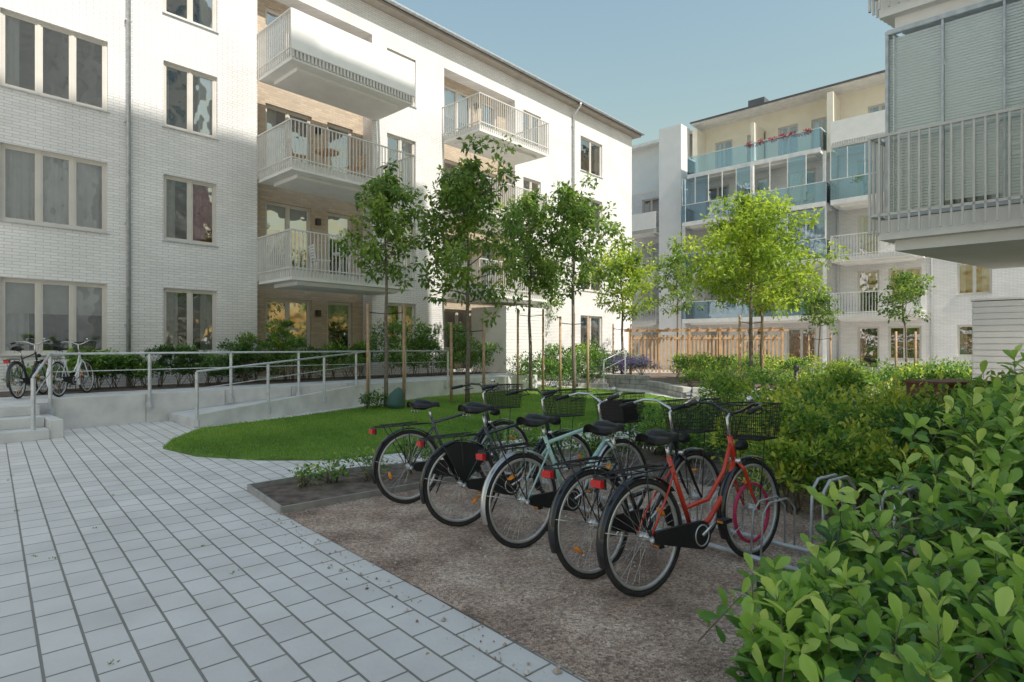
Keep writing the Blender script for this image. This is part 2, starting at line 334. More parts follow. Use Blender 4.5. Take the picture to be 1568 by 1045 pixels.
def railpoly(mb,pts,zf,zt,sp=.11,br=.008,mi=0,flat=.035):
    for a,b_ in zip(pts[:-1],pts[1:]):
        a=Vector(a);b_=Vector(b_); Ls=(b_-a).length; dr=(b_-a)/Ls
        mb.obox(a,b_,.045,zt-.035,zt,mi); mb.obox(a,b_,.03,zf+.04,zf+.075,mi)
        k=int(Ls/sp)
        for i in range(k+1):
            q=a+dr*(Ls*i/k); mb.obox(q-dr*br,q+dr*br,flat,zf-.18,zt-.035,mi)
def balcony(parent,x0,x1,dep,zf,style='bar',back=0,mi_rail=m_rail,soff=.3,sp=.11):
    mb=MB(); mb.box(x0+.05,x1-.05,-dep+.05,back,zf-.22,zf,0)
    mb.box(x0+.03,x1-.03,-dep+.03,-.004,zf-.26,zf-.222,0)
    mb.box(x0+.35,x1-.35,-dep+.35,-.3,zf-soff-.06,zf-.262,0)
    pts=[(x0,-.01),(x0,-dep),(x1,-dep),(x1,-.01)]
    if style=='bar': railpoly(mb,pts,zf,zf+1.08,sp,mi=1)
    elif style=='solid':
        railpoly(mb,[pts[0],pts[1]],zf,zf+1.08,sp,mi=1); railpoly(mb,[pts[2],pts[3]],zf,zf+1.08,sp,mi=1)
        mb.obox((x0,-dep),(x1,-dep),.03,zf+.0,zf+1.08,2)
        k=int((x1-x0)/.11)
        for i in range(k): mb.box(x0+.03+i*.11,x0+.085+i*.11,-dep-.012,-dep+.04,zf-.2,zf-.01,1)
        mb.box(x0,x1,-dep-.02,-dep+.03,zf-.012,zf+.012,1)
    elif style in('glass','glazed'):
        for a,b_ in zip(pts[:-1],pts[1:]):
            mb.obox(a,b_,.02,zf+.0,zf+1.0,3); mb.obox(a,b_,.05,zf+1.0,zf+1.04,1)
        mb.obox(pts[1],pts[2],.06,zf-.25,zf-.01,1)
        if style=='glazed':
            k=max(2,int((x1-x0)/.75))
            for i in range(k+1):
                xx=x0+(x1-x0)*i/k; mb.box(xx-.02,xx+.02,-dep-.01,-dep+.03,zf+1.04,zf+2.6,1)
            for i in range(k):
                if random.random()<.75: mb.box(x0+(x1-x0)*i/k+.02,x0+(x1-x0)*(i+1)/k-.02,-dep,-dep+.012,zf+1.05,zf+2.58,3)
    return mb.obj('balcony',[m_slab,mi_rail,m_siding,m_blue],parent)

# ------------------------------------------------------------ left building
HB=12.95
LB=empty('white_brick_apartment_building',(A0[0],A0[1],0),RL)
FH=2.93
rec=[(1.1,5.0,.6,12.0,.55),(8.2,12.2,.6,12.0,.55)]
specs=[]
for k in range(4):
    zb=1.3+FH*k
    specs.append((-4.52,-2.54,zb,zb+1.7,3,['lb','f','lp','lr'][k])); specs.append((-1.33,0,zb,zb+1.7,2,['lr','lR','lr','r'][k]))
    specs.append((-8.6,-6.6,zb,zb+1.7,3,'lr')); specs.append((-12.4,-11.1,zb,zb+1.7,2,'l'));specs.append((-16.,-14,zb,zb+1.7,3,'lr'))
    specs.append((5.6,6.85,zb,zb+1.7,2,'lr')); specs.append((12.75,13.95,zb,zb+1.7,2,'l'))
    specs.append((17.0,18.9,zb,zb+1.7,2,'lr')) 
holes=rec+[s[:4] for s in specs]
mb=MB(); wallmesh(mb,-25,21.8,0,HB,holes,0,.16)
mb.add([(21.8,0,0),(21.8,12,0),(21.8,12,HB),(21.8,0,HB)],[(0,1,2,3)]); mb.add([(-25,0,0),(-25,12,0),(-25,12,HB),(-25,0,HB)],[(3,2,1,0)]); mb.add([(-25,12,0),(21.8,12,0),(21.8,12,HB),(-25,12,HB)],[(3,2,1,0)])
mb.obj('walls',[m_white],LB)
mb=MB(); mw=MB()
for (a,b_) in [(1.1,5.0),(8.2,12.2)]:
    hs=[]
    for k in range(4):
        zf=.6+FH*k
        w1=(a+.5,a+2.0,zf+(.75 if k==0 else .35),zf+2.35); d1=(a+2.55,a+3.5,zf+.05,zf+2.35); hs+=[w1,d1]
        window(mw,*w1,2,y=.65,curt=random.choice(['l','r','lr','b']),ysill=.55); window(mw,*d1,1,y=.65,curt=random.choice(['s','l','b']),sill=False)
    wallmesh(mb,a,b_,.6,12.0,hs,.55,.12)
mb.obj('recess_walls',[m_beige],LB)
for s in specs: window(mw,s[0],s[1],s[2],s[3],s[4],y=.08,curt=s[5])
mw.obj('windows',WM,LB)
for (a,b_) in [(1.1,5.2),(8.1,12.0)]:
    for k in (1,2,3):
        zf=.6+FH*k; balcony(LB,a,b_,2.0,zf,'solid' if (k==3 and a<2) else 'bar',back=-.004)
mb=MB(); mb.box(-25.4,22.15,-.38,12.4,HB+.004,HB+.10,0); mb.box(-25.45,22.2,-.43,12.45,HB+.102,HB+.2,1)
mb.add([(-25.45,-.43,HB+.2),(22.2,-.43,HB+.2),(22.2,6,HB+1.6),(-25.45,6,HB+1.6),(22.2,12.4,HB+.2),(-25.45,12.4,HB+.2)],[(0,1,2,3),(3,2,4,5)],1)
mb.tube([(-25.4,-.5,HB+.14),(22.2,-.5,HB+.14)],.065,8,2)
for t in (-2.13,16.3):
    mb.tube([(t,-.5,HB+.1),(t,-.5,HB-.05),(t,-.09,HB-.45),(t,-.09,.3)],.05,8,2)
    for z in (2,4.5,7,9.5,12): mb.box(t-.07,t+.07,-.12,-.01,z,z+.03,2)
mb.obj('roof',[m_eave,m_roof,m_metal],LB)
mb=MB()
for t,yy in ((3.22,.55),(10.3,.55)):
    for k in range(4): mb.box(t,t+.14,yy-.12,yy,.6+FH*k+1.85,.6+FH*k+2.05,0)
mb.obj('wall_lamps',[m_dark],LB)
def chair(x,y,z,rz,mat,parent=None):
    mb=MB()
    for i in range(5): mb.box(-.22+i*.09,-.15+i*.09,-.22,.22,.43,.45)
    for xx in(-.2,.2):
        for yy in(-.2,.2): mb.tube([(xx,yy,0),(xx*.9,yy*.9,.44)],.015,6)
        mb.tube([(xx,.2,.44),(xx,.27,.88)],.015,6)
    for i in range(5): mb.box(-.2,.2,.21+.012*i,.23+.012*i,.5+.08*i,.55+.08*i)
    return mb.obj('garden_chair',[mat],parent,(x,y,z),rz)
def table(x,y,z,mat,parent):
    mb=MB(); mb.tube([(0,0,.7),(0,0,.73)],.36,20)
    for a in (0,1.57,3.14,4.71): mb.tube([(.25*math.cos(a),.25*math.sin(a),0),(.12*math.cos(a+.3),.12*math.sin(a+.3),.7)],.014,6)
    return mb.obj('garden_table',[mat],parent,(x,y,z))
zf=.6+2*FH
table(2.6,-1.2,zf,m_orange,LB); chair(1.8,-1.0,zf,1.4,m_orange,LB); chair(3.5,-1.3,zf,-1.5,m_orange,LB)
zf=.6+FH
table(3.2,-1.2,zf,m_framew,LB); chair(2.4,-1.2,zf,1.4,m_framew,LB); chair(4.0,-1.2,zf,-1.5,m_framew,LB)
mb=MB()
for i in range(20): mb.box(9.6,11.9,-1.9+.004*(i%2),-.02,.5+i*.125,.5+i*.125+.115,0)
mb.box(9.62,11.88,-1.86,-.03,.5,3.0,0)
mb.obj('entrance_porch',[m_siding],LB)

# ------------------------------------------------------------ far building
Q=(17.2+.672*1.3,30+.741*1.3)
FB=empty('far_apartment_building',(Q[0],Q[1],0),RN_)
mb=MB(); mw=MB(); hs=[]
def addw(a,b_,z0,z1,p,c='l',sill=True,y0=0):
    hs.append((a,b_,z0,z1)); window(mw,a,b_,z0,z1,p,y=y0+.08,curt=c,sill=sill,ysill=y0)
for k in range(4):
    zf=.2+FH*k
    for a in (-8.2,-5.9,-3.4): addw(a,a+1.5,zf+.3,zf+2.3,2,random.choice(['l','r','lr','b','p']),False)
    addw(.1,1.1,zf+.1,zf+2.3,1,'l',False); addw(1.5,2.9,zf+.6,zf+2.3,2,'r'); addw(4.3,5.6,zf+.8,zf+2.3,2,'lr'); addw(8.3,9.6,zf+.8,zf+2.3,2,'lr')
    addw(-12.6,-11.3,zf+.3,zf+2.3,2,'l',False)
wallmesh(mb,-14.5,16,0,11.7,hs,0,.14); mb.box(-10.7,-9.2,-1.25,-.004,0,15.2,1)
mb.obj('walls',[m_white,m_render],FB)
hs=[]; mb=MB()
for a in(-8.0,-6.0,-4.2,-2.4,.4,2.5,5): addw(a,a+1.1,12.6,14.3,2,'l',True,1.0)
wallmesh(mb,-14.5,16,11.7,15.3,hs,1.0,.14); mb.box(-14.5,16,.0,1.0,11.704,11.8,0); 
mb.box(-1.2,-.9,-.6,1.0,11.8,15.0,0); mb.box(2.9,3.2,-.6,1.0,11.8,15.0,0); mb.box(-8.9,-8.6,-.3,1.0,11.8,15.0,0); mb.box(-5.2,-5.0,-.6,.99,11.8,14.4,0)
mb.obj('penthouse_walls',[m_cream],FB)
mb=MB(); mb.box(-9.0,16.2,-.35,9,15.304,15.45,0); mb.box(-15,-9.01,.0,9,14.9,15.1,0); mb.box(-15,-9.01,.45,9,11.7,14.9,2)
mb.add([(-9,-.35,15.45),(16.2,-.35,15.45),(16.2,4,16.3),(-9,4,16.3),(16.2,9,15.45),(-9,9,15.45)],[(0,1,2,3),(3,2,4,5),(0,3,5),(1,4,2)],1)
for a in (-6.5,1.5,8): mb.box(a,a+1.0,2.5,3.6,15.8,17.0,1)
mb.tube([(-9,-.42,15.4),(16.2,-.42,15.4)],.06,8,1)
for xx in (-.8,3.3): mb.tube([(xx,-.08,11.7),(xx,-.08,0)],.05,8,3)
mb.obj('roof',[m_framew,m_roof,m_render,m_metal],FB)
mw.obj('windows',WM,FB)
for k,st in ((1,'glass'),(2,'glass'),(3,'glazed')):
    balcony(FB,-8.9,-4.8,1.7,.2+FH*k,st,mi_rail=m_framew); balcony(FB,-4.7,-1.0,1.7,.2+FH*k,'glazed' if k>1 else st,mi_rail=m_framew)
balcony(FB,-8.7,-1.3,1.4,.2+FH*4,'glass',mi_rail=m_framew)
for k in (1,2,3,4): 
    balcony(FB,-.75,3.1,1.7,.2+FH*k,'solid' if k==4 else 'glazed' if k==3 else 'bar',mi_rail=m_framew,sp=.13)
    if k<4: balcony(FB,-13.2,-10.9,1.3,.2+FH*k,'bar' if k<3 else 'solid',mi_rail=m_rail,sp=.13)
mb=MB()
for xx in (-8.85,-4.75,-1.05):
    mb.box(xx-.08,xx+.08,-1.66,-1.5,0,11.6,0)
mb.obj('balcony_columns',[m_framew],FB)
def local(fb,x,y): 
    a=fb.rotation_euler[2]; return (fb.location[0]+x*math.cos(a)-y*math.sin(a),fb.location[1]+x*math.sin(a)+y*math.cos(a))
fl=[(*local(FB,xx,-1.25),.3,.35) for xx in np.arange(-5,-1.4,.6)]
bush('balcony_flowers',fl,1800,.09,g_flower,z0=.2+FH*4+.75,stems=False)
fl=[(*local(FB,xx,-1.5),.3,.5) for xx in (-6.8,-6.2,0.5,1.8)]
bush('balcony_plants',fl,900,.1,g_bush,z0=.2+FH*3+.6,stems=False)
# ------------------------------------------------------------ right building
EL=50; TE=math.tan(R(EL))
HA=7+16.9*TE; HBB=7+24*TE  # unseen upper heights set so both blocks shade courtyard and left facade
C=(8.6,9.1)
RB=empty('balcony_building_and_shade_tower',(C[0],C[1],0),RR)
mb=MB(); mw=MB(); hs=[]
for k in range(9):
    zf=.2+FH*k; hs.append((1,2.6,zf+.3,zf+2.3)); window(mw,1,2.6,zf+.3,zf+2.3,2,y=.08,curt='lr')
wallmesh(mb,0,5,0,HA,hs)
mb.box(0.004,4.99,1.6,10,0,HA,0); mb.add([(0,0,0),(0,1.6,0),(0,1.6,HA),(0,0,HA)],[(3,2,1,0)]); mb.add([(5,0,0),(5,1.6,0),(5,1.6,HA),(5,0,HA)],[(0,1,2,3)]); 
mb.box(5.004,14.3,7,14,0,HBB,0)  # unseen tower added behind the camera to block the sun
mb.obj('walls',[m_white],RB); mw.obj('windows',WM,RB)
mb=MB(); mb.box(-.3,5.3,-.3,10.3,HA+.004,HA+.2,0); mb.box(5.4,14.6,6.7,14.3,HBB+.004,HBB+.2,0); mb.obj('roof',[m_roof],RB)
for k in range(1,4):
    zf=.2+FH*k+.02
    mb=MB(); mb.prism([(0.06,0-.004),(0.06,-1.0),(3.52,-1.88),(3.52,-.004)],zf-.26,zf,0)
    mb.prism([(0.2,-.004),(0.2,-.9),(3.4,-1.72),(3.4,-.004)],zf-.40,zf-.262,0)
    railpoly(mb,[(0.0,-.02),(0.0,-1.04),(3.6,-1.97),(3.6,-.02)],zf,zf+1.1,.105,.011,1,.03)
    fr_=[(0.14,-.02),(0.14,-.96),(3.44,-1.8),(3.44,-.02)]
    for a,b_ in zip(fr_[:-1],fr_[1:]):
        a=Vector(a);b_=Vector(b_); Ls=(b_-a).length; kk=max(1,round(Ls/.62)); dr=(b_-a)/Ls; nr=Vector((-dr.y,dr.x))
        mb.obox(a,b_,.06,zf+.02,zf+.07,2); mb.obox(a,b_,.06,zf+2.44,zf+2.5,2)
        for i in range(kk+1):
            q=a+dr*Ls*i/kk; mb.obox(q-dr*.012,q+dr*.012,.04,zf+.07,zf+2.44,2)
        for i in range(kk):
            q0=a+dr*(Ls*i/kk+.013);q1=a+dr*(Ls*(i+1)/kk-.013); mb.obox(q0,q1,.008,zf+.07,zf+2.44,3)
            o1=nr*(-.07)
            o1=o1 if (Vector((1.8,-.9))-q0).dot(o1)>0 else -o1
            nsl=62; bot=random.choice([0,0,.0,.1])
            for j in range(nsl):
                z=zf+.08+bot+ (2.34-bot)*j/nsl; mb.obox(q0+o1,q1+o1,.012,z,z+.031,4)
    mb.obj('balcony',[m_slab,m_rail,m_metal,m_screen,m_blind],RB)
mb=MB()
SX=empty('timber_clad_shed',(9.5,12.1,0),RN_)
for i in range(19): mb.box(0,4,-.02,0,.05+i*.125,.05+i*.125+.108,0); mb.box(-.02,0,0,3,.05+i*.125,.05+i*.125+.108,0)
mb.box(.002,4,.002,3,0,2.4,1); mb.box(-.05,4.05,-.05,3.05,2.425,2.47,2)
mb.obj('cladding',[m_siding,m_framew,m_framew],SX)

# ------------------------------------------------------------ ground
mb=MB(); mb.poly([(-400,-400),(400,-400),(400,400),(-400,400)],0); mb.obj('ground',[m_ground])
mb=MB(); mb.poly([(-30,-12),(14,-12),(14,30),(-30,30)],.004); mb.obj('paved_path',[m_pave])
gravel=[(-2.05,5.23),(.338,2.62),(2.4,.3),(9,.3),(9,6),(2.2,6.2),(.8,7.1),(-.2,6.8),(-1.22,5.95)]
mb=MB(); mb.poly(gravel,.010); gv=mb.obj('gravel_ground',[m_grav])
q=samp(gravel,10000); q=q[(q[:,0]<3.2)]; 
q2=samp([(-2.3,5.1),(.1,2.5),(.5,2.7),(-1.9,5.4)],350); q=np.vstack([q,q2])
k=len(q); sz=rng.gamma(2,.0024,k)+.002
mb=MB()
for (x,y),s in zip(q,sz):
    a=random.random()*6; ca,sa=math.cos(a)*s,math.sin(a)*s*.8
    mb.add([(x+ca,y+sa,.009),(x-sa,y+ca,.009),(x-ca,y-sa,.009),(x+sa,y-ca,.009),(x,y,.011+s*.8)],[(0,1,4),(1,2,4),(2,3,4),(3,0,4)],random.choice([0,0,1,2]))
mb.obj('loose_stones',[M('stone_a',(.50,.38,.31)),M('stone_b',(.66,.58,.52)),M('stone_c',(.24,.17,.14))])
q=np.vstack([samp(gravel,160),samp([(-8,8),(-2,2),(.2,2.4),(-3,6)],8)]); k=len(q)
leafobj('fallen_leaves',np.column_stack([q,np.full(k,.02)]),rng.normal(0,1,(k,3))*np.array([1,1,.15]),rng.normal(0,.2,(k,3))+np.array([0,0,1]),.03,.017,g_litter,rng.random(k))
q=samp([(-6,7),(-2.5,1.2),(.4,2.0),(-2.8,6.1)],16); P=[]
for x,y in q: P+= [(x+random.gauss(0,.012),y+random.gauss(0,.012),.004) for _ in range(7)]
P=np.array(P); k=len(P); leafobj('joint_weeds',P,rng.normal(0,.7,(k,3))*np.array([1,1,.3])+np.array([0,0,.6]),rng.normal(0,1,(k,3)),.016,.008,g_bush,rng.random(k)*.7)
bed=[(-2.73,6.08),(-2.05,5.23),(-1.22,5.95),(-.2,6.8),(.8,7.1),(2.2,6.2),(9,6),(9,14),(6.5,13.2),(4.4,10.6),(2.5,9.1),(.2,7.9),(-1.88,6.92)]
mb=MB(); mb.poly(bed,.016); mb.obj('planting_bed',[m_soil])
mb=MB()
ed=[(-.2,6.8),(-1.22,5.95),(-2.05,5.23),(-2.73,6.08),(-1.88,6.92),(.2,7.9),(2.5,9.1),(4.4,10.6)]
for a,b_ in zip(ed[:-1],ed[1:]): mb.obox(a,b_,.02,0,.07)
mb.obj('steel_bed_edging',[M('edging_steel',(.40,.39,.37),(.30,.29,.28),8,.6,.3)])
lawn=[(-5.07,8.54),(-4.27,7.94),(-3.27,7.67),(-2.42,7.67),(-1.98,7.94),(-.81,8.71),(1.34,10.4),(3.63,12.3),(5.37,13.8),(5.6,15.0),(4.6,16.3),(3.9,18.6),(2.6,20.5),(.5,21),(-.97,19.9),(-2.4,16.9),(-3.3,14.7),(-4.45,12.3),(-5.55,10.5),(-5.36,9.3)]
mb=MB(); mb.prism(lawn,0,.035); mb.obj('lawn',[m_lawn])
q=samp(lawn,170000); keep=rng.random(len(q))<np.clip(1.25-(q[:,1]-7.5)/14,.15,1); q=q[keep]; q=q+rng.normal(0,.015,q.shape); k=len(q)
P=np.column_stack([q,np.full(k,.03)]); D=rng.normal(0,.45,(k,3))+np.array([0,0,1]); 
pn=np.sin(q[:,0]*2.1+np.sin(q[:,1]*1.7))*.14+np.sin(q[:,0]*.8-q[:,1]*1.3)*.16+np.sin(q[:,0]*5.3+q[:,1]*4.1)*.07
leafobj('lawn_grass',P,D,rng.normal(0,1,(k,3)),rng.uniform(.025,.065,k),.009,g_grass,np.clip(rng.normal(.48,.2,k)+pn,0,1),None,'bl')
mb=MB(); mb.prism([W(-4.3,.0),W(-4.3,3.73),W(9.2,3.73),W(9.2,.0)],0,.5,0); mb.prism([W(-25,.0),W(-25,3.73),W(-4.304,3.73),W(-4.304,.0)],0,.496,0)
mb.prism([W(-4.3,3.55),W(-4.3,3.75),W(2.3,3.75),W(2.3,3.55)],.001,.56,0)
for i in range(1,5): mb.prism([W(-4.3+i*1.5,3.752),W(-4.3+i*1.5,3.754),W(-4.29+i*1.5,3.754),W(-4.29+i*1.5,3.752)],.0,.56,1)
mb.obj('terrace_walkway',[m_conc,m_joint])
mb=MB(); mb.poly([W(-5.2,.03),W(-5.2,1.7),W(9,1.7),W(9,.03)],.508); mb.obj('facade_bed',[m_soil])
mb=MB(); mb.prism([W(-14,3.76),W(-14,4.96),W(-4.5,4.96),W(-4.5,3.76)],0,.165); mb.prism([W(-14,3.76),W(-14,4.56),W(-4.5,4.56),W(-4.5,3.76)],.166,.33); mb.prism([W(-14,3.76),W(-14,4.16),W(-4.5,4.16),W(-4.5,3.76)],.331,.495)
mb.prism([W(-4.49,3.76),W(-4.49,4.9),W(-4.31,4.9),W(-4.31,3.76)],0,.3); 
mb.obj('concrete_steps',[m_conc],bevel=.008)
mb=MB()
a0=W(-2.4,3.76);a1=W(-2.4,5.24);a2=W(2.28,3.76)
mb.add([(*a0,0),(*a1,0),(*a2,0),(*a0,.16),(*a1,.16),(*a2,.46)],[(0,1,4,3),(1,2,5,4),(3,4,5)])
mb.obox(a1,a2,.12,0,.24,0,0,.53)
mb.obj('access_ramp',[m_conc])
def handrail(name,pts,zb,zt,post=1.5):
    mb=MB()
    for i,(a,b_) in enumerate(zip(pts[:-1],pts[1:])):
        a=Vector(a);b_=Vector(b_); Ls=(b_-a).length; k=max(1,round(Ls/post))
        za,zb_,ta,tb=zb[i],zb[i+1],zt[i],zt[i+1]
        mb.tube([(a.x,a.y,ta),(b_.x,b_.y,tb)],.021,8); 
        mb.tube([(a.x,a.y,ta-.32),(b_.x,b_.y,tb-.32)],.009,6) 
        for j in range(1 if i else 0,k+1):
            f=j/k; q=a.lerp(b_,f); z0=za+(zb_-za)*f; z1=ta+(tb-ta)*f
            mb.box(q.x-.024,q.x+.024,q.y-.02,q.y+.02,z0-.18,z1-.01); mb.box(q.x-.05,q.x+.05,q.y-.035,q.y+.035,z0-.22,z0-.1)
    return mb.obj(name,[m_metal])
handrail('terrace_handrail',[W(-4.7,4.9),W(-4.3,3.82),W(5,3.82)],[.2,.5,.5],[1.0,1.36,1.36])
handrail('ramp_handrail',[W(-2.4,5.26),W(2.28,3.84)],[.24,.5],[1.03,1.36])
handrail('step_handrail',[(3.2,20.5),(4.2,21.8)],[.1,.4],[1.0,1.35])
def blockwall(name,pts,courses=2,z0=0,bh=.16):
    mb=MB()
    for a,b_ in zip(pts[:-1],pts[1:]):
        a=Vector(a);b_=Vector(b_); Ls=(b_-a).length; dr=(b_-a)/Ls; k=max(1,int(Ls/.42))
        for c in range(courses):
            for j in range(k):
                s0=Ls*j/k
                q0=a+dr*(s0+.008+(.18 if c%2 else 0));q1=a+dr*(min(Ls+.1,Ls*(j+1)/k+(.18 if c%2 else 0))-.008)
                mb.obox(q0,q1,.26+random.uniform(-.02,.02),z0+c*bh+.004,z0+(c+1)*bh-.004)
    return mb.obj(name,[m_block],bevel=.012)
blockwall('stone_retaining_wall',[(4.7,20.2),(5.0,16.9),(7.6,15.9),(11.5,18.0)],2)
blockwall('stone_retaining_wall',[(3.2,21.8),(4.7,20.3)],3)
blockwall('stone_retaining_wall',[(8.0,14.6),(10.6,15.4)],2)
mb=MB(); mb.prism([(4.7,20.2),(5.0,16.9),(7.6,15.9),(11.5,18.0),(16,22),(14,27),(3.2,27),(3.2,21.8)],0,.27); mb.obj('raised_bed_soil',[m_soil])
mb=MB(); 
for i in range(3): mb.prism([(2.4+.0,21.3+i*.35),(3.4,20.9+i*.35),(3.9,22.8),(2.9,23.2)],i*.15,.15*(i+1)-.002)
mb.obj('garden_steps',[m_block])
mb=MB(); F0=Vector((5.4,27.2));F1=Vector((12.0,26.2)); dr=(F1-F0).normalized(); Ls=(F1-F0).length
for i in range(int(Ls/.17)): q=F0+dr*i*.17; mb.obox(q,q+dr*.09,.025,.3,2.0)
for i in range(6): q=F0+dr*Ls*i/5.; mb.obox(q,q+dr*.1,.1,.2,2.25)
mb.obox(F0-dr*.2,F1+dr*.3,.10,2.15,2.25); mb.obox(F0,F1,.06,1.8,1.9)
for i in range(16): q=F0+dr*Ls*i/15.; nn=Vector((-dr.y,dr.x)); mb.obox(q-nn*.3,q+nn*1.6,.05,2.251,2.33)
mb.obj('cedar_pergola_fence',[m_orange])
mb=MB(); mb.box(-.5,.5,-.3,.3,0,.95); mb.box(-.54,.54,-.34,.34,.93,.97); mb.obj('corten_planter',[m_corten],None,(6.7,9.0,0),.3)
mb=MB(); mb.tube([(0,0,0),(0,0,.85)],.05,12); mb.tube([(0,0,.85),(0,0,.87),(0,0,.98),(0,0,1.0)],[.03,.07,.07,.05],12); mb.obj('bollard_light',[m_dark],None,(7.4,15.3,0))

# ------------------------------------------------------------ trees
def stakes(x,y,h,w=.42,rz=.8):
    mb=MB()
    for s in(-1,1): mb.tube([(s*w,0,0),(s*w,0,h)],[.04,.036],8)
    mb.tube([(-w,0,h-.2),(0,.02,h-.24),(w,0,h-.2)],.012,5,1)
    mb.obj('tree_stakes',[m_wood,m_dark],None,(x,y,0),rz)
tree('courtyard_tree',-3.0,14.0,6.0,3.2,.95,2700,.155,g_tree,1,.05,nb=14)
tree('courtyard_tree',-1.15,15.2,6.5,2.7,1.5,5200,.17,g_tree,2,.06,nb=18)
tree('courtyard_tree',.6,19.0,6.6,3.4,1.2,3500,.17,g_tree,3,.06)
tree('courtyard_tree',1.9,18.0,6.7,3.2,1.3,4200,.17,g_tree,4,.06,nb=16)
tree('courtyard_tree',4.5,24.0,5.7,2.9,1.25,4000,.17,g_tree2,5,.06)
tree('courtyard_tree',7.6,27,6.2,3.2,1.1,2800,.16,g_tree,6,.05)
tree('courtyard_tree',7.0,17.2,6.0,2.7,1.75,9500,.155,g_tree2,7,.07,nb=22)
tree('courtyard_tree',8.3,19.5,5.2,2.8,1.3,4500,.15,g_tree2,17,.06)
tree('courtyard_tree',12.3,23.5,4.1,2.4,.7,1300,.14,g_tree,8,.04)
tree('courtyard_tree',13.6,20.3,4.5,2.6,.75,1500,.14,g_tree,9,.04)
tree('courtyard_tree',1.2,26.5,6.0,3.2,1.2,3500,.16,g_tree,10,.06)
for x,y,h in ((-3.0,14.0,2.5),(-1.15,15.2,2.1),(.6,19,2.7),(1.9,18,2.4),(4.5,24,2.4),(7.0,17.2,2.4),(13.6,20.3,2.0),(12.3,23.5,2)): stakes(x,y,h,.42,random.uniform(-.2,.5))
mb=MB()
mb.tube([(0,0,.02),(.02,0,.12),(.05,0,.3),(.1,.02,.42),(.13,.02,.48)],[.2,.22,.17,.1,.05],10,0); mb.obj('tree_watering_bag',[m_bag],None,(-2.75,13.75,.03))
bush('lawn_tree_underplanting',[(-3.1,13.8,.35,.4),(-3.35,13.6,.25,.35)],500,.07,g_hedge,.03)

# ------------------------------------------------------------ shrubs
def rowb(t0,t1,p,r,h,step=.55): return [(*W(t,p+random.uniform(-.25,.25)),r*random.uniform(.7,1.2),h*random.uniform(.5,1.45)) for t in np.arange(t0,t1,step)]
bush('facade_hedge',rowb(-4.0,-2.2,.95,.5,.9,.35),6500,.085,g_bush,.5)
bush('facade_shrub',rowb(-2.0,.6,1.0,.5,.8,.33),8000,.08,g_hedge,.5)
bush('facade_shrub',rowb(.4,1.7,.9,.55,1.45,.35),5000,.085,g_tree,.5)
bush('facade_hedge',rowb(1.6,4.2,.95,.55,.9,.35),7000,.08,g_bush,.5)
bush('flowering_shrub',rowb(4.6,8.8,1.6,.8,1.4,.5),11000,.095,g_wflower,.45)
bush('flowering_shrub',rowb(9,15,3.4,.8,1.2,.6),7000,.1,g_bush,0)
bush('facade_hedge',rowb(12,20,1.2,.8,1.3,.8),5000,.11,g_hedge,0)
bush('lavender',[(x,y,.5,.85) for x,y in ((4.0,23.5),(4.6,23.2),(5.2,23.6),(3.6,23.9),(4.3,22.9),(5.0,22.8))],4500,.09,g_lav,.27,wr=.3)
bush('hydrangea_shrub',[(x,21+random.uniform(-.5,1.5),.7,.95) for x in np.arange(1.4,3.0,.5)],2500,.1,g_hedge,0)
bush('raised_bed_shrubs',[(random.uniform(5.6,11),random.uniform(19,24),.65,.85) for _ in range(20)],9000,.1,g_bushy,.27)
bush('raised_bed_shrubs',[(5.3+i*.5,17.1-.2*i+random.uniform(0,.8),.45,.55) for i in range(10)],5000,.08,g_bush,.27)
bush('back_shrubs',[(random.uniform(11,20),random.uniform(18.5,24),.8,.85) for _ in range(24)],8000,.12,g_bush,0)
bush('back_shrubs',[(random.uniform(8.2,13),random.uniform(14.5,17.5),.65,.85) for _ in range(16)],8000,.1,g_bushy,0)
bush('yellow_shrub',[(random.uniform(3.9,7.6),random.uniform(6.6,12.5),.6,random.uniform(.6,1.15)) for _ in range(30)],23000,.085,g_bushy,0,bt=.16)
bush('yellow_shrub',[(random.uniform(2.4,4.8),random.uniform(4.6,6.9),.5,random.uniform(.5,1.0)) for _ in range(20)],20000,.07,g_bushy,0,bt=.16)
bush('bed_shrub',[(random.uniform(1.6,3.9),random.uniform(7.2,9.3),.45,random.uniform(.4,.65)) for _ in range(18)],9000,.065,g_bush,0)
bush('bed_shrub',[(random.uniform(-.4,1.6),random.uniform(7.0,7.8),.3,.4) for _ in range(8)],3000,.055,g_bush,0)
bush('bed_shrub',[(-1.95,6.35,.3,.25),(-1.6,6.5,.3,.28),(-2.2,6.2,.2,.2),(-.95,6.75,.3,.5),(-1.2,6.9,.2,.42)],1500,.05,g_bush,0)
bush('dark_shrub',[(random.uniform(3.7,6.2),random.uniform(3.8,5.4),.55,random.uniform(.8,1.15)) for _ in range(12)],12000,.08,g_front,0)
